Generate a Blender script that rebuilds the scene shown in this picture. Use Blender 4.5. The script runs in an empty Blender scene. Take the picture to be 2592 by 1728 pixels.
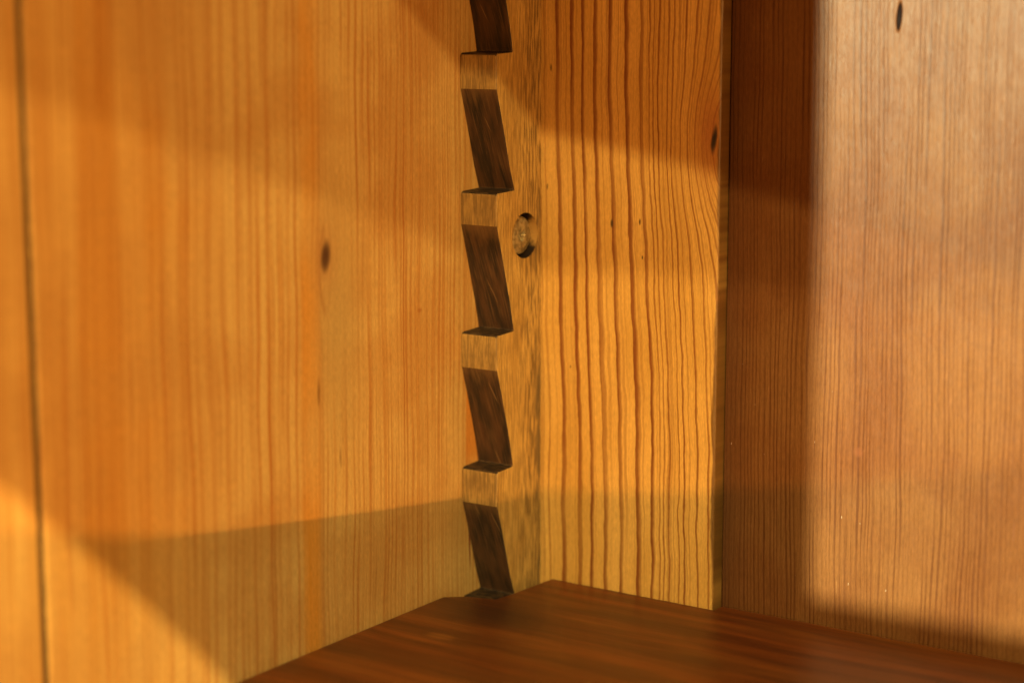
import bpy, bmesh, math, random
from mathutils import Vector
random.seed(4)
S = bpy.context.scene
C = S.collection

# ------------------------------------------------------------------ camera
cam_d = bpy.data.cameras.new('camera')
cam = bpy.data.objects.new('camera', cam_d); C.objects.link(cam)
cam.location = (0.20187, -0.295, 0.1045)
cam.rotation_euler = (math.pi/2 - 0.16795, 0.0, 0.5969)
cam_d.sensor_width = 36.0
cam_d.lens = 67.9
cam_d.clip_start = 0.005
cam_d.clip_end = 20
cam_d.dof.use_dof = True
cam_d.dof.focus_distance = 0.339
cam_d.dof.aperture_fstop = 10.2
S.camera = cam

# ------------------------------------------------------------------ ambient light of the room
W = bpy.data.worlds.new('World'); S.world = W; W.use_nodes = True
bg = W.node_tree.nodes['Background']
bg.inputs[0].default_value = (1.0, 0.74, 0.46, 1); bg.inputs[1].default_value = 0.03

S.cycles.max_bounces = 5; S.cycles.diffuse_bounces = 2; S.cycles.glossy_bounces = 2
S.view_settings.view_transform = 'Standard'
S.view_settings.look = 'None'
S.view_settings.exposure = 0.0
S.view_settings.gamma = 1.0
S.view_settings.use_curve_mapping = False

# ------------------------------------------------------------------ lamps of the room
WARM = (1.0, 0.825, 0.38)
def spot(name, pos, target, normal, half, watts, color, blend, radius):
    """an unseen lamp whose cone rim stands in for a shadow edge: it passes through target, along the plane with that normal"""
    d = bpy.data.lights.new(name, 'SPOT'); o = bpy.data.objects.new(name, d); C.objects.link(o)
    P, T, n = Vector(pos), Vector(target), Vector(normal).normalized()
    u = (T - P).normalized(); n = (n - u*n.dot(u)).normalized()
    ax = math.cos(half)*u - math.sin(half)*n
    o.location = P; o.rotation_euler = ax.to_track_quat('-Z', 'Y').to_euler()
    d.energy = watts; d.color = color; d.spot_size = 2*half; d.spot_blend = blend
    d.shadow_soft_size = radius
    return o
def bulb(name, pos, watts, color, radius):
    d = bpy.data.lights.new(name, 'POINT'); o = bpy.data.objects.new(name, d); C.objects.link(o)
    o.location = pos; d.energy = watts; d.color = color; d.shadow_soft_size = radius
    return o
R = math.radians
spot('spot_lamp_high', (0.50, -0.82, 0.625), (0.020, 0, 0.0822), (0.15, 0.75, 1), R(35), 28, WARM, 0.004, 0.0014)
spot('spot_lamp_steep', (0.60, -0.80, 0.673), (0, -0.10, 0.022), (0, 0.93, 1), R(10), 82, WARM, 0.008, 0.0018)
spot('spot_lamp_low', (0.50, -0.90, 0.385), (0.01, -0.02, 0.066), (-0.05, 0.33, 1), R(35), 19.5, WARM, 0.006, 0.0022)
spot('spot_lamp_level', (0.88, -0.78, 0.114), (0.0, -0.05, 0.0195), (0, -0.13, -1), R(14), 30, (1.0, 0.51, 0.14), 0.003, 0.0016)  # unseen spot, its cone rim placed to draw the lower shadow edge
bulb('floor_lamp', (-0.2135, -1.0, 0.179), 138, (1.0, 0.98, 0.58), 0.009)

# ------------------------------------------------------------------ node helpers
class V:
    """a scalar socket with arithmetic"""
    def __init__(s, g, k): s.g, s.k = g, k
    def _m(s, op, b=None, c=None):
        n = s.g.nodes.new('ShaderNodeMath'); n.operation = op
        for i, v in enumerate((s, b, c)):
            if v is None: continue
            if isinstance(v, V): s.g.links.new(v.k, n.inputs[i])
            else: n.inputs[i].default_value = v
        return V(s.g, n.outputs[0])
    def __add__(s, b): return s._m('ADD', b)
    def __sub__(s, b): return s._m('SUBTRACT', b)
    def __mul__(s, b): return s._m('MULTIPLY', b)
    __radd__ = __add__; __rmul__ = __mul__
    def __truediv__(s, b): return s._m('DIVIDE', b)
    def neg(s): return s*-1.0
    def max(s, b): return s._m('MAXIMUM', b)
    def min(s, b): return s._m('MINIMUM', b)
    def pow(s, b): return s._m('POWER', b)
    def sin(s): return s._m('SINE')
    def abs(s): return s._m('ABSOLUTE')
    def exp(s): return s._m('EXPONENT')
    def map(s, a, b, c=0.0, d=1.0, smooth=True):
        n = s.g.nodes.new('ShaderNodeMapRange'); n.interpolation_type = 'SMOOTHSTEP' if smooth else 'LINEAR'
        s.g.links.new(s.k, n.inputs[0])
        for i, v in enumerate((a, b, c, d)): n.inputs[1+i].default_value = v
        return V(s.g, n.outputs[0])

def ramp(x, stops, interp='LINEAR'):
    n = x.g.nodes.new('ShaderNodeValToRGB'); r = n.color_ramp; r.interpolation = interp
    while len(r.elements) > 1: r.elements.remove(r.elements[-1])
    r.elements[0].position = stops[0][0]
    r.elements[0].color = (stops[0][1],)*3 + (1,)
    for p, v in stops[1:]:
        e = r.elements.new(p); e.color = (v, v, v, 1)
    x.g.links.new(x.k, n.inputs[0])
    return V(x.g, n.outputs[0])

def noise(g, x, y, z, scale=1.0, detail=2.0, rough=0.5):
    cb = g.nodes.new('ShaderNodeCombineXYZ')
    for i, v in enumerate((x, y, z)):
        if isinstance(v, V): g.links.new(v.k, cb.inputs[i])
        else: cb.inputs[i].default_value = v
    n = g.nodes.new('ShaderNodeTexNoise'); n.inputs['Scale'].default_value = scale
    n.inputs['Detail'].default_value = detail; n.inputs['Roughness'].default_value = rough
    g.links.new(cb.outputs[0], n.inputs['Vector'])
    return V(g, n.outputs['Fac'])

def mixc(g, f, a, b, mode='MIX'):
    n = g.nodes.new('ShaderNodeMix'); n.data_type = 'RGBA'; n.blend_type = mode
    for sock, v in ((n.inputs[0], f), (n.inputs[6], a), (n.inputs[7], b)):
        if isinstance(v, V): g.links.new(v.k, sock)
        elif hasattr(v, 'links') or hasattr(v, 'is_output'): g.links.new(v, sock)
        elif isinstance(v, tuple): sock.default_value = v + (1,)
        else: sock.default_value = v
    return n.outputs[2]

def gray(g, v):
    n = g.nodes.new('ShaderNodeCombineColor')
    for i in range(3): g.links.new(v.k, n.inputs[i])
    return n.outputs[0]

def rings(x, lines, soft=0.12):
    """growth rings: each dark late-wood line has a sharp edge at p and fades over w (millimetres)"""
    out = None
    for i in range(0, len(lines), 7):
        ch = lines[i:i+7]
        lo, hi = ch[0][0] - 2.0, ch[-1][0] + ch[-1][1] + 2.0
        st, last = [(0.0, 0.0)], 0.0
        for p, w, k in ch:
            for q, v in ((p - soft, 0.0), (p + soft*0.6, k), (p + w*0.55, k*0.8), (p + w, 0.0)):
                t = (q - lo)/(hi - lo)
                t = max(t, last + 0.0006); last = t
                st.append((t, v))
        st = st[:31] if len(st) > 31 else st
        r = ramp((x - lo)*(1.0/(hi - lo)), st)
        out = r if out is None else out.max(r)
    return out

def spot_mask(u, v, u0, v0, ru, rv, hard=2.0):
    """an elliptical mark (knot, nail hole, stain) 1 at its centre"""
    a = (u - u0)*(1.0/ru); b = (v - v0)*(1.0/rv)
    d = a*a + b*b
    return d.map(0.0, 1.0, 1.0, 0.0) if hard >= 2 else (d*-1.0).exp()

def new_mat(name):
    m = bpy.data.materials.new(name); m.use_nodes = True
    g = m.node_tree; b = g.nodes['Principled BSDF']
    tc = g.nodes.new('ShaderNodeTexCoord'); sp = g.nodes.new('ShaderNodeSeparateXYZ')
    g.links.new(tc.outputs['Object'], sp.inputs[0])
    X, Y, Z = (V(g, sp.outputs[i])*1000.0 for i in range(3))       # millimetres
    return m, g, b, X, Y, Z

def finish(g, b, col, rough, height=None, strength=0.3, dist=0.0002, spec=0.5, pores=None):
    if pores is not None:
        p = noise(g, pores[0]*4.2, pores[1]*0.75, 17.0, 1.0, 2, .7)
        col = mixc(g, 1.0, col, gray(g, p.map(0.25, 0.75, 0.82, 1.17, False)), 'MULTIPLY')
    g.links.new(col, b.inputs['Base Color'])
    if isinstance(rough, V): g.links.new(rough.k, b.inputs['Roughness'])
    else: b.inputs['Roughness'].default_value = rough
    if not b.inputs['Specular IOR Level'].is_linked: b.inputs['Specular IOR Level'].default_value = spec
    if height is not None:
        bp = g.nodes.new('ShaderNodeBump'); bp.inputs['Strength'].default_value = strength
        bp.inputs['Distance'].default_value = dist
        g.links.new(height.k, bp.inputs['Height']); g.links.new(bp.outputs[0], b.inputs['Normal'])

# ------------------------------------------------------------------ materials
def mat_back_pine():
    """yellow pine with broad red-brown growth rings bending round a knot at the plank's edge"""
    m, g, b, X, Y, Z = new_mat('ringed_pine')
    # how the rings wander along the plank
    wob = (noise(g, X*0.08, Z*0.05, 3.0, 1.0, 2) - 0.5)*1.5 + (noise(g, X*0.45, Z*0.16, 8.0, 1.0, 3, .6) - 0.5)*0.75
    gz = (ramp(Z*(1/130.0), [(0.0, 4.3/5), (11/130, 4.2/5), (30/130, 3.75/5), (48/130, 3.0/5), (60/130, 2.2/5), (69/130, 1.45/5), (83/130, .95/5), (98/130, .55/5), (1.0, .3/5)], 'B_SPLINE')*5.0 - 3.0)
    kx = X.map(4, 27, 0.3, 1.0, False)
    dz = (Z - 82.0)*(1/13.0); dx = (X - 44.0)*(1/6.5)
    bump = ((dz*dz)*-1.0).exp()*((dx*dx)*-1.0).exp()
    xr = X - gz*kx + bump*5.6 + wob
    L = [(6.9, .5, .35), (8.1, .35, .5), (9.4, .28, .55), (12.1, 1.15, .85), (15.5, .95, .95), (18.0, .8, .95), (20.7, 1.05, .85),
         (24.1, 1.0, .95), (27.7, 1.05, .95), (30.8, .75, .9), (32.5, .35, .7), (33.4, .3, .75), (34.4, .42, .85), (35.5, .2, .4),
         (36.4, .32, .75), (37.5, .4, .85), (38.6, .3, .5), (40.2, .5, .8), (42.5, .5, .75), (43.4, .25, .5), (45.0, .5, .7), (46.3, .3, .5), (47.6, .4, .6), (49, .3, .5), (50.5, .4, .6), (52.5, .5, .5)]
    t = rings(xr, L)
    vary = noise(g, xr*0.5, Z*0.03, 1.0, 1.0, 2).map(0.28, 0.62, 0.78, 1.2)
    t = t*vary
    fine = noise(g, xr*6.0, Z*0.08, 5.0, 1.0, 3, .6)
    pale = noise(g, X*0.10, Z*0.03, 9.0, 1.0, 2)
    early = mixc(g, pale.map(0.3, 0.7), (0.56, 0.285, 0.056), (0.67, 0.36, 0.085))
    late = (0.205, 0.052, 0.009)
    hair = noise(g, xr*2.5, Z*0.012, 2.0, 1.0, 2).map(0.50, 0.70, 0.0, 0.42)
    tt = (t + hair*(t*-1.0 + 1.0)).min(1.0)
    col = mixc(g, tt, early, late)
    col = mixc(g, 1.0, col, gray(g, fine.map(0.2, 0.8, 0.80, 1.16, False)), 'MULTIPLY')
    # red halo and black heart of the knot, pin holes, darker brown right edge
    halo = ((((X - 43.0)*(1/3.2))._m('POWER', 2.0) + ((Z - 84.0)*(1/8.0))._m('POWER', 2.0))*-1.0).exp()*0.75
    col = mixc(g, halo, col, (0.36, 0.11, 0.03))
    kn = noise(g, X*0.7, Z*0.3, 4.0, 1.0, 2)*0.7 - 0.35
    heart = spot_mask(X + kn - Z*0.09 + 7.47, Z, 43.4, 83.2, 0.75, 3.2)
    col = mixc(g, heart, col, (0.014, 0.007, 0.006))
    for (hx, hz, rx, rz) in ((23.0, 67.5, .42, 1.0), (28.8, 68.1, .27, .75), (9.9, 94.9, .22, .9), (9.2, 73.4, .18, .75), (29.4, 61.8, .2, .5), (14.4, 40.6, .15, .35)):
        col = mixc(g, spot_mask(X, Z, hx, hz, rx, rz)*0.9, col, (0.03, 0.016, 0.008))
    edge = (X + noise(g, X*0.1, Z*0.07, 7.7, 1.0, 3)*2.6 - 1.3).map(43.95, 44.45)
    col = mixc(g, edge*0.85, col, (0.125, 0.050, 0.010))
    h = fine*0.6 + tt*0.5
    finish(g, b, col, fine.map(0.2, 0.8, 0.36, 0.52, False), h, 0.22, 0.00015, pores=(X, Z))
    return m

def mat_side_pine(name, seed, lines, orange=True):
    """honey pine, fine straight grain"""
    m, g, b, X, Y, Z = new_mat(name)
    wob = (noise(g, Y*0.05, Z*0.02, seed, 1.0, 2) - 0.5)*3.0 + (noise(g, Y*0.25, Z*0.06, seed+2, 1.0, 2) - 0.5)*0.5
    yr = Y + wob - Z*0.012 + 0.6
    if orange:   # grain swings round the small knot
        dz = (Z - 64.0)*(1/11.0); dy = (Y + 52.3)*(1/4.0)
        yr = yr + ((dz*dz)*-1.0).exp()*((dy*dy)*-1.0).exp()*(Y + 52.3)*-0.62
    t = rings(yr, lines, 0.2)
    t = t*noise(g, yr*0.3, Z*0.02, seed+5, 1.0, 2).map(0.3, 0.65, 0.45, 1.0)
    rib = (yr*(6.2832/1.55) + (noise(g, yr*0.25, Z*0.006, seed+3, 1.0, 2) - 0.5)*18.0).sin().map(-0.2, 1.0)
    t = t.max(rib*noise(g, yr*0.35, Z*0.03, seed+4, 1.0, 2).map(0.35, 0.65, 0.05, 0.55))
    band = noise(g, yr*0.22, Z*0.006, seed+6, 1.0, 3, .55)
    fine = noise(g, yr*4.5, Z*0.07, seed+7, 1.0, 3, .6)
    hair = noise(g, yr*1.5, Z*0.010, seed+8, 1.0, 2)
    blot = noise(g, Y*0.05, Z*0.05, seed+9, 1.0, 3, .5)
    base = mixc(g, band.map(0.3, 0.7), (0.53, 0.215, 0.036), (0.63, 0.325, 0.082))
    if orange:   # paler towards the back of the plank
        base = mixc(g, (Y + (blot - 0.5)*40.0).map(-100, -74)*0.85, base, (0.62, 0.375, 0.118))
    base = mixc(g, hair.map(0.5, 0.72, 0.0, 0.55), base, (0.47, 0.17, 0.026))
    base = mixc(g, blot.map(0.38, 0.66, 0.0, 0.60), base, (0.46, 0.205, 0.046))
    col = mixc(g, t, base, (0.37, 0.105, 0.013))
    if orange:
        yo = Y + wob*0.35 - (Z - 60.0)*0.012
        st = (((yo + 56.4)*(1/2.25))._m('POWER', 4.0)*-1.0).exp()*0.85
        col = mixc(g, st*noise(g, Y*.1, Z*.04, 2.2, 1, 2).map(.3, .6, .2, .8), col, (0.64, 0.235, 0.016))
        pale = ((((Y + 49.5)*(1/6.0))._m('POWER', 2.0) + ((Z - 54.0)*(1/20.0))._m('POWER', 2.0))*-1.0).exp()*0.9
        col = mixc(g, pale, col, (0.47, 0.285, 0.090))
        ring = (((Y + 52.0)*(1/1.9))._m('POWER', 2.0) + ((Z - 63.0)*(1/7.0))._m('POWER', 2.0))
        rim = (((ring - 1.0)*3.0)._m('POWER', 2.0)*-1.0).exp()*((Y*-1.0 - 52.0).map(0, 1.0))*0.55
        col = mixc(g, rim, col, (0.33, 0.13, 0.03))
        ring2 = (((Y + 52.3)*(1/2.6))._m('POWER', 2.0) + ((Z - 65.3)*(1/5.6))._m('POWER', 2.0))*-1.0
        col = mixc(g, ring2.exp()*0.55, col, (0.40, 0.17, 0.05))
        col = mixc(g, spot_mask(Y - Z*0.10 + 6.53, Z, -52.3, 65.3, 1.6, 3.4)*0.92, col, (0.055, 0.018, 0.010))
        col = mixc(g, spot_mask(Y, Z, -54.6, 43.0, .5, 3.2)*0.75, col, (0.22, 0.09, 0.02))
        col = mixc(g, spot_mask(Y, Z, -49.2, 31.0, .4, 2.3)*0.55, col, (0.25, 0.10, 0.03))
        col = mixc(g, spot_mask(Y, Z, -26.8, 53.2, .9, .5)*0.6, col, (0.36, 0.10, 0.02))
        col = mixc(g, spot_mask(Y + Z*0.05, Z, -11.6, 7.5, .32, 6.5)*0.9, col, (0.14, 0.012, 0.006))
        col = mixc(g, Y.map(-13.4, -12.4)*Z.map(20, 26)*Z.map(46, 38)*0.7, col, (0.55, 0.17, 0.015))
    col = mixc(g, 1.0, col, gray(g, fine.map(0.2, 0.8, 0.88, 1.10, False)), 'MULTIPLY')
    finish(g, b, col, 0.5, fine + t*0.4, 0.15, 0.00012, 0.35, pores=(Y, Z))
    return m

def mat_red_pine():
    """red-brown close-grained board, varnished"""
    m, g, b, X, Y, Z = new_mat('red_pine')
    wob = (noise(g, X*0.06, Z*0.02, 5.0, 1.0, 2) - 0.5)*2.4 + (noise(g, X*0.5, Z*0.10, 6.0, 1.0, 2) - 0.5)*0.30
    xr = X + wob + Z*0.012
    ph = xr*(6.2832/0.86) + (noise(g, xr*0.35, Z*0.004, 1.5, 1.0, 2) - 0.5)*16.0
    ln = ph.sin().map(-0.1, 1.0)
    amp = noise(g, xr*0.6, Z*0.03, 2.5, 1.0, 2).map(0.3, 0.68, 0.15, 1.0)
    fibre = noise(g, X*7.0, Z*0.16, 7.0, 1.0, 3, .65)
    fleck = noise(g, X*3.0, Z*0.22, 9.5, 1.0, 2, .5)
    blot = noise(g, X*0.06, Z*0.05, 3.3, 1.0, 3, .5)
    base = mixc(g, blot.map(0.3, 0.7), (0.122, 0.040, 0.0100), (0.160, 0.063, 0.018))
    col = mixc(g, ln*amp*0.78, base, (0.068, 0.019, 0.005))
    col = mixc(g, 1.0, col, gray(g, fibre.map(0.2, 0.8, 0.74, 1.25, False)), 'MULTIPLY')
    col = mixc(g, fleck.map(0.72, 0.82, 0, 0.35), col, (0.30, 0.15, 0.065))
    # darker in the corner beside the proud plank, slit and small marks
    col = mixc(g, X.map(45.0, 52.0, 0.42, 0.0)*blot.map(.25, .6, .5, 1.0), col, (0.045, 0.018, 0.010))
    slit = spot_mask(X - Z*0.06 + 6.25, Z, 75.4, 104.0, .6, 2.8)
    col = mixc(g, slit.map(0.0, 0.5), col, (0.012, 0.007, 0.007))
    col = mixc(g, spot_mask(X, Z, 70.6, 31.2, 1.1, 1.1)*0.55, col, (0.16, 0.05, 0.018))
    col = mixc(g, spot_mask(X + Z*.04, Z, 92.0, 5.5, .28, 3.0)*0.8, col, (0.09, 0.03, 0.012))
    col = mixc(g, spot_mask(X, Z, 98.2, 21.5, .3, 2.6)*0.6, col, (0.12, 0.04, 0.015))
    speck = noise(g, X*2.6, Z*0.55, 12.0, 1.0, 1)
    col = mixc(g, speck.map(0.80, 0.83, 0, 0.55)*Z.map(58, 36)*X.map(96, 74), col, (0.62, 0.46, 0.33))
    g.links.new((slit.map(0.0, 0.4)*-0.13 + 0.14).k, b.inputs['Specular IOR Level'])
    h = slit*-6.0 + fibre*0.7 + ln*amp*-0.5 + blot*1.5 + noise(g, X*.35, Z*.12, 4.4, 1, 2)*1.6
    finish(g, b, col, fibre.map(0.2, 0.8, 0.27, 0.42, False), h, 0.35, 0.0002, 0.27, pores=(X, Z))
    return m

def mat_strip():
    m, g, b, X, Y, Z = new_mat('strip_wood')
    q = X*0.9 + Y
    w = (noise(g, q*0.1, Z*0.05, 2.0, 1, 2) - .5)*1.2
    fine = noise(g, (q + w)*5.5, Z*0.22, 3.0, 1.0, 3, .6)
    fleck = noise(g, (q + w)*2.4, Z*0.16, 8.0, 1.0, 2, .55)
    dirt = noise(g, q*0.22, Z*0.07, 6.0, 1.0, 3, .6)
    base = mixc(g, dirt.map(0.35, 0.65), (0.60, 0.355, 0.095), (0.48, 0.265, 0.064))
    # the uncut front edges are greyer, handled wood
    tip = Y.map(-14.35, -14.55)
    base = mixc(g, tip*0.75, base, (0.31, 0.165, 0.042))
    base = mixc(g, tip*noise(g, X*0.25, Z*0.22, 21.0, 1.0, 3, .6).map(0.36, 0.70)*0.5, base, (0.15, 0.078, 0.022))
    col = mixc(g, fleck.map(0.45, 0.57, 0.0, 0.88)*(Y.map(-9.5, -3.0, 0.45, 1.0)).max(tip*0.75), base, (0.165, 0.088, 0.026))
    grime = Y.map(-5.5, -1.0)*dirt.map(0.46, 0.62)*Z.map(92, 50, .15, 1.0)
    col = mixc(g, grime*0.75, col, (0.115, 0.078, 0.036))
    col = mixc(g, 1.0, col, gray(g, fine.map(0.2, 0.8, 0.80, 1.16, False)), 'MULTIPLY')
    finish(g, b, col, 0.52, fine + fleck*0.6, 0.3, 0.0002, 0.35, pores=(q, Z))
    return m

def mat_sawn():
    """sawn notch faces: end grain soaked nearly black with old stain"""
    m, g, b, X, Y, Z = new_mat('stained_saw_cut')
    fine = noise(g, X*3.2 + Z*0.35, Z*0.16, 3.0, 1.0, 3, .6)
    big = noise(g, X*0.5, Z*0.12, 5.0, 1.0, 2)
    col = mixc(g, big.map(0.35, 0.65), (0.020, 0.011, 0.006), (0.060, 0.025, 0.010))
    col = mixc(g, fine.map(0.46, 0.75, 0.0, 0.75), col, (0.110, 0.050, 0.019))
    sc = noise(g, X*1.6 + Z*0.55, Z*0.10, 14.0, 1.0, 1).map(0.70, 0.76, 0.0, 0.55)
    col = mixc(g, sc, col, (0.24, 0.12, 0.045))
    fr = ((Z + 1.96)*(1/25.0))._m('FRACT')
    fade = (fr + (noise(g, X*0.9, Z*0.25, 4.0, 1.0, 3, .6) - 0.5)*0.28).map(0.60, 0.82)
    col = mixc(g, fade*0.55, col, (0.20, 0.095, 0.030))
    finish(g, b, col, 0.55, fine, 0.4, 0.0002, 0.3)
    return m

def mat_dark(name, c1, c2):  # mottled dark tone for the ledges and the shaded plank joint
    m, g, b, X, Y, Z = new_mat(name)
    n = noise(g, X*0.8, Y*1.2, Z, 1.0, 3)
    col = mixc(g, n.map(0.4, 0.68), c1, c2)
    finish(g, b, col, 0.6, n, 0.5, 0.0002, 0.3)
    return m

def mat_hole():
    m, g, b, X, Y, Z = new_mat('shaded_hole_wood')
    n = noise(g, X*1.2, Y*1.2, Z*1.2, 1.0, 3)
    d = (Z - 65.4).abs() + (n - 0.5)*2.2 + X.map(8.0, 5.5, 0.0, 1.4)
    col = mixc(g, d.map(1.7, 3.4), (0.42, 0.22, 0.055), (0.020, 0.011, 0.007))  # shade at the hole's top, bottom and depth painted into the colour
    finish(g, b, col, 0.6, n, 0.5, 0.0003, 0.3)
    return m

def mat_shelf():
    m, g, b, X, Y, Z = new_mat('dark_stained_pine')
    w = (noise(g, X*0.025, Y*0.05, 2.0, 1, 2) - .5)*5.0
    yr = Y + w
    ln = noise(g, X*0.012, yr*0.24, 3.0, 1.0, 5, .68)
    fine = noise(g, X*0.05, yr*2.6, 4.0, 1.0, 3, .6)
    blot = noise(g, X*0.03, Y*0.10, 7.0, 1.0, 3, .5)
    base = mixc(g, ln.map(0.36, 0.66), (0.185, 0.044, 0.0065), (0.075, 0.017, 0.0035))
    col = mixc(g, blot.map(0.40, 0.68, 0, 0.75), base, (0.085, 0.026, 0.006))
    col = mixc(g, noise(g, X*0.018, Y*0.11, 13.0, 1.0, 3, .6).map(0.48, 0.70, 0, 0.5), col, (0.25, 0.075, 0.010))
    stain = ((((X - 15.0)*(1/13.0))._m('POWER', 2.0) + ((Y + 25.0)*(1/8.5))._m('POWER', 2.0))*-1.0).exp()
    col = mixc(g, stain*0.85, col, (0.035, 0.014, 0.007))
    col = mixc(g, spot_mask(X, Y, 14.1, -40.3, 3.6, 1.9)*0.3, col, (0.36, 0.13, 0.02))
    col = mixc(g, 1.0, col, gray(g, fine.map(0.2, 0.8, 0.66, 1.34, False)), 'MULTIPLY')
    finish(g, b, col, 0.42, fine, 0.2, 0.0002, 0.4)
    return m

def mat_brass():
    m, g, b, X, Y, Z = new_mat('tarnished_brass')
    n = noise(g, X, Y, Z, 1.3, 3)
    col = mixc(g, n.map(0.35, 0.65), (0.52, 0.42, 0.22), (0.28, 0.21, 0.10))
    b.inputs['Metallic'].default_value = 0.6
    finish(g, b, col, n.map(0.3, 0.7, 0.36, 0.55), n, 0.35, 0.0003)
    return m

PINE = mat_back_pine()
SIDE = mat_side_pine('honey_pine', 11.0,
    [(-112.5, .7, .35), (-107, .6, .3), (-101, .8, .35), (-95.5, .7, .35), (-90.2, .8, .45), (-86.6, 1.0, .5), (-83.1, .7, .35), (-80.3, .9, .6), (-77.0, .8, .6),
     (-73.9, .8, .75), (-70.9, .8, .75), (-66.9, 1.0, .85), (-62.6, .5, .4), (-60.2, .6, .8), (-54.0, .5, .7), (-44.5, .7, .8), (-40.6, .5, .4), (-37.6, .7, .55),
     (-33.4, .4, .5), (-31.6, .5, .85), (-29.2, .45, .7), (-27.2, .3, .5), (-24.8, .4, .55), (-22.4, .35, .5), (-20.3, .3, .45), (-18.8, .3, .55), (-16.6, .3, .45), (-14.9, .3, .6), (-13.2, .3, .5), (-11.4, .3, .5), (-9, .3, .5)])
SIDE2 = mat_side_pine('amber_pine', 31.0, [(-200, 1, .4), (-186, .8, .4), (-171, 1, .5), (-158, .8, .4), (-149, .8, .5), (-141, .9, .4), (-133, .8, .5), (-126, .7, .4), (-121.5, .7, .5), (-118, .6, .4)], False)
RED = mat_red_pine(); STRIP = mat_strip(); SAWN = mat_sawn(); SHELF = mat_shelf(); HOLE = mat_hole(); LEDGE_DARK = mat_dark('dark_ledge', (0.026, 0.015, 0.008), (0.080, 0.044, 0.018)); JOINT_DARK = mat_dark('joint_shade', (0.045, 0.02, 0.008), (0.08, 0.036, 0.013)); BRASS = mat_brass()

# ------------------------------------------------------------------ mesh helpers
def link(name, bm, mats, parent=None, smooth=False):
    me = bpy.data.meshes.new(name); bm.normal_update(); bm.to_mesh(me); bm.free()
    for m in (mats if isinstance(mats, (list, tuple)) else [mats]): me.materials.append(m)
    if smooth:
        for p in me.polygons: p.use_smooth = True
    o = bpy.data.objects.new(name, me); C.objects.link(o)
    if parent: o.parent = parent
    return o
def box_bm(lo, hi):
    bm = bmesh.new(); bmesh.ops.create_cube(bm, size=1.0)
    for v in bm.verts:
        v.co = Vector([(lo[i] + hi[i])/2 + v.co[i]*(hi[i] - lo[i]) for i in range(3)])
    return bm
def bevel(o, w, seg=3):
    md = o.modifiers.new('worn_edges', 'BEVEL'); md.width = w; md.segments = seg
    md.limit_method = 'ANGLE'; md.angle_limit = math.radians(40)
def prism(profile, axis_lo, axis_hi, axis):
    """extrude a closed 2-D outline (counter-clockwise list) along an axis"""
    bm = bmesh.new()
    def co(p, t): return {'x': (t, p[0], p[1]), 'z': (p[0], p[1], t)}[axis]
    a = [bm.verts.new(co(p, axis_lo)) for p in profile]
    b_ = [bm.verts.new(co(p, axis_hi)) for p in profile]
    n = len(profile)
    bm.faces.new(a[::-1]); bm.faces.new(b_)
    for i in range(n): bm.faces.new((a[i], a[(i+1) % n], b_[(i+1) % n], b_[i]))
    bmesh.ops.recalc_face_normals(bm, faces=bm.faces[:])
    return bm

# ------------------------------------------------------------------ cabinet
cab = bpy.data.objects.new('cabinet', None); C.objects.link(cab)
cab.empty_display_size = 0.05
cab['label'] = 'old honey pine cabinet with planked side, plank back and notched support strip in its corner'
cab['category'] = 'cabinet'

FRONT = -0.225
o = link('side_plank', box_bm((-0.016, -0.1144, -0.06), (0.0, 0.018, 0.19)), SIDE, cab); bevel(o, 0.0001)
o['label'] = 'honey pine side plank with a small dark knot'
o = link('side_plank', box_bm((-0.016, FRONT, -0.06), (-0.0001, -0.1158, 0.19)), SIDE2, cab); bevel(o, 0.0001)
o['label'] = 'amber pine side plank beyond the open joint'
o = link('joint_shade_strip', box_bm((-0.012, -0.1157, -0.06), (-0.0006, -0.1145, 0.19)), JOINT_DARK, cab)  # dark strip added so the gap reads as shaded
o['label'] = 'dark strip added as the shade in the joint between the side planks'
o = link('side_batten', box_bm((-0.024, FRONT, -0.06), (-0.0162, 0.018, 0.19)), SIDE2, cab)
o['label'] = 'batten behind the side planks'
o = link('back_plank', box_bm((0.0003, 0.0, -0.06), (0.0446, 0.018, 0.19)), PINE, cab); bevel(o, 0.0005, 3)
o['label'] = 'yellow pine back plank with broad red-brown growth rings'
o = link('back_plank', box_bm((0.0448, 0.0028, -0.06), (0.200, 0.018, 0.19)), RED, cab); bevel(o, 0.0004)
o['label'] = 'wide red-brown close-grained back plank'
o = link('back_plank', box_bm((0.2008, 0.0028, -0.06), (0.36, 0.018, 0.19)), RED, cab); bevel(o, 0.0004)
o = link('front_rail', box_bm((0.0004, FRONT, -0.06), (0.36, -0.213, 0.042)), SIDE2, cab); bevel(o, 0.001)
o['label'] = 'low rail across the front of the cabinet'

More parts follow.
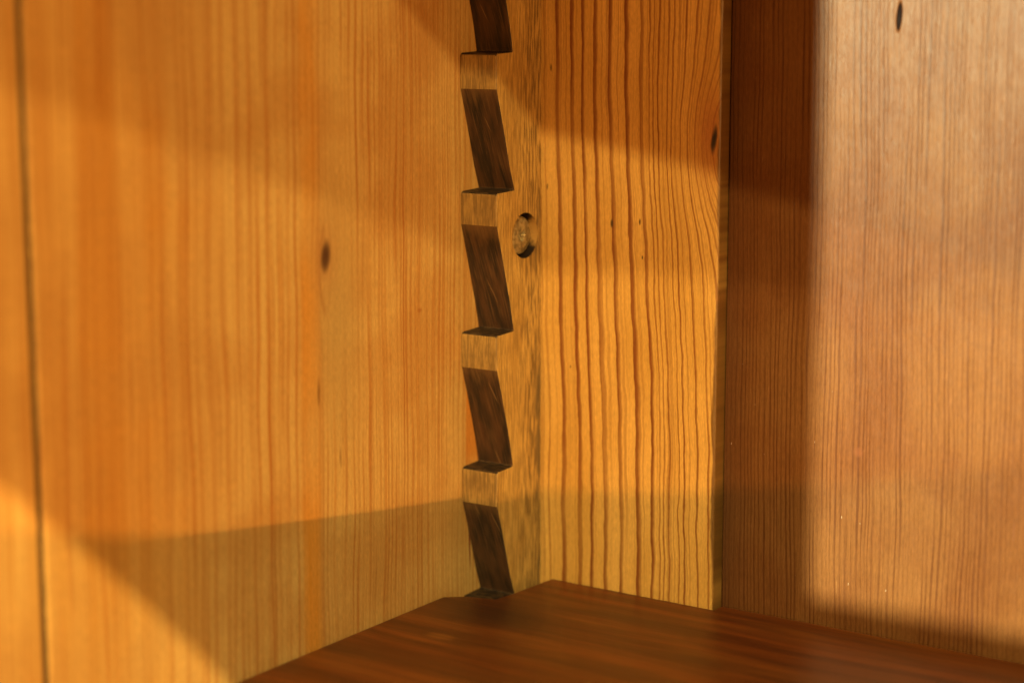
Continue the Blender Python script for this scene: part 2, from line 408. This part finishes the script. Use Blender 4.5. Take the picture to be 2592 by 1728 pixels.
# ---- notched shelf support strip
t, w, l, P, A0 = 0.00804, 0.01464, 0.00535, 0.025, -0.00196
def strip_mesh():
    prof = []           # (y, z) running down the toothed edge, top to bottom
    top, bot = 0.150, -0.055
    rows = []
    for i in range(5, -3, -1):
        z = A0 + i*P + random.uniform(-1, 1)*0.00035
        rows.append((z, random.uniform(-1, 1)*0.00035, random.uniform(-1, 1)*0.0005))
    edge = [(-(w - l) - 0.0008, top)]
    for z, j, k in rows:
        if not (bot + 0.004 < z < top - 0.004): continue
        edge.append((-(w - l) + j, z + 0.0001))                 # inner end of the ledge
        edge.append((-w + 0.0004, z - 0.0001)); edge.append((-w, z - 0.0005))
        edge.append((-w + 0.00002, z - 0.0063 + k))                # foot of the uncut front edge
        for f in (0.25, 0.5, 0.75):                              # hand sawn slope, not quite straight
            zz = (z - 0.0063 + k)*(1 - f) + (z - P + 0.0001)*f
            edge.append((-w + l*f + 0.00012*math.sin(f*math.pi) + random.uniform(-1, 1)*0.00003, zz))
    edge = [e for e in edge if e[1] > bot]
    edge.append((-(w - l), bot))
    prof = edge + [(-0.0002, bot), (-0.0002, top)]
    bm = prism(prof, 0.0002, t, 'x')
    bm.normal_update()
    for f in bm.faces:
        n, c = f.normal, f.calc_center_median()
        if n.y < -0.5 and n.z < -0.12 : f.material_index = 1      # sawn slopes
        elif n.z > 0.5 and c.y < -0.008 and c.z < 0.149: f.material_index = 2   # ledges, in a darker tone
    return bm
strip = link('shelf_support_strip', strip_mesh(), [STRIP, SAWN, LEDGE_DARK], cab)
strip['label'] = 'notched wooden strip with dark stained saw cuts and a screw'
# countersunk hole
def cone_bm(rings_, axis_pt, seg=40):
    bm = bmesh.new(); loops = []
    for x, r in rings_:
        loops.append([bm.verts.new((x, axis_pt[1] + r*math.cos(a*2*math.pi/seg), axis_pt[2] + r*math.sin(a*2*math.pi/seg))) for a in range(seg)])
    bm.faces.new(loops[0][::-1]); bm.faces.new(loops[-1])
    for p, q in zip(loops, loops[1:]):
        for i in range(seg): bm.faces.new((p[i], p[(i+1) % seg], q[(i+1) % seg], q[i]))
    bmesh.ops.recalc_face_normals(bm, faces=bm.faces[:])
    return bm
SC = (0, -0.0056, 0.0649)
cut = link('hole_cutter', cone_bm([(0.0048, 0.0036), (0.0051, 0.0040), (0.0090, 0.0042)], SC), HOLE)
dg = bpy.context.evaluated_depsgraph_get()
md = strip.modifiers.new('edges', 'BEVEL'); md.width = 0.00038; md.segments = 3; md.limit_method = 'ANGLE'; md.angle_limit = math.radians(35)
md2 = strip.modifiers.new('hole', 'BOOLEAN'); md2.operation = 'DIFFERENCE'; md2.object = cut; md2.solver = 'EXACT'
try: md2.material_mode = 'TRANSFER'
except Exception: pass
bpy.context.view_layer.update()
dg = bpy.context.evaluated_depsgraph_get()
me = bpy.data.meshes.new_from_object(strip.evaluated_get(dg))
strip.modifiers.clear(); strip.data = me
bpy.data.objects.remove(cut)
me.name = 'shelf_support_strip'

# ---- brass screw in the hole: dished head with a cross slot
def screw_bm():
    bm = bmesh.new(); seg = 48; loops = []
    prof = [(0.0035, 0.0012), (0.0058, 0.0033), (0.0064, 0.00355), (0.0069, 0.0034), (0.0072, 0.0024), (0.0073, 0.0012)]
    for x, r in prof:
        lp = []
        for a in range(seg):
            an = a*2*math.pi/seg
            lp.append(bm.verts.new((x, SC[1] + r*math.cos(an), SC[2] + r*math.sin(an))))
        loops.append(lp)
    bm.faces.new(loops[0][::-1])
    for p, q in zip(loops, loops[1:]):
        for i in range(seg): bm.faces.new((p[i], p[(i+1) % seg], q[(i+1) % seg], q[i]))
    # cross recess in the middle
    inner = []
    for a in range(seg):
        an = a*2*math.pi/seg
        c4 = abs(math.cos(2*(an - 0.35)))
        r = 0.00035 + 0.00055*c4**4
        inner.append(bm.verts.new((0.0065 if c4 > .6 else 0.0069, SC[1] + r*math.cos(an), SC[2] + r*math.sin(an))))
    for i in range(seg):
        bm.faces.new((loops[-1][i], loops[-1][(i+1) % seg], inner[(i+1) % seg], inner[i]))
    bm.faces.new(inner)
    bmesh.ops.recalc_face_normals(bm, faces=bm.faces[:])
    return bm
sc = link('screw', screw_bm(), BRASS, strip)
sc['label'] = 'tarnished brass screw sunk in the strip'

# ------------------------------------------------------------------ shelf board, notched round the strip
shelf_prof = [(0.0006, -0.2126), (0.359, -0.2126), (0.359, 0.0022), (0.0452, 0.0022), (0.0452, -0.0006), (0.0108, -0.0006),
              (0.0100, -0.0125), (0.0094, -0.0172), (0.0040, -0.0188), (0.0006, -0.0215)]
shelf = link('shelf_board', prism(shelf_prof, -0.014, 0.0, 'z'), SHELF)
bevel(shelf, 0.0008, 3)
shelf['label'] = 'dark red-brown stained wooden shelf board notched round the support strip'
shelf['category'] = 'shelf'
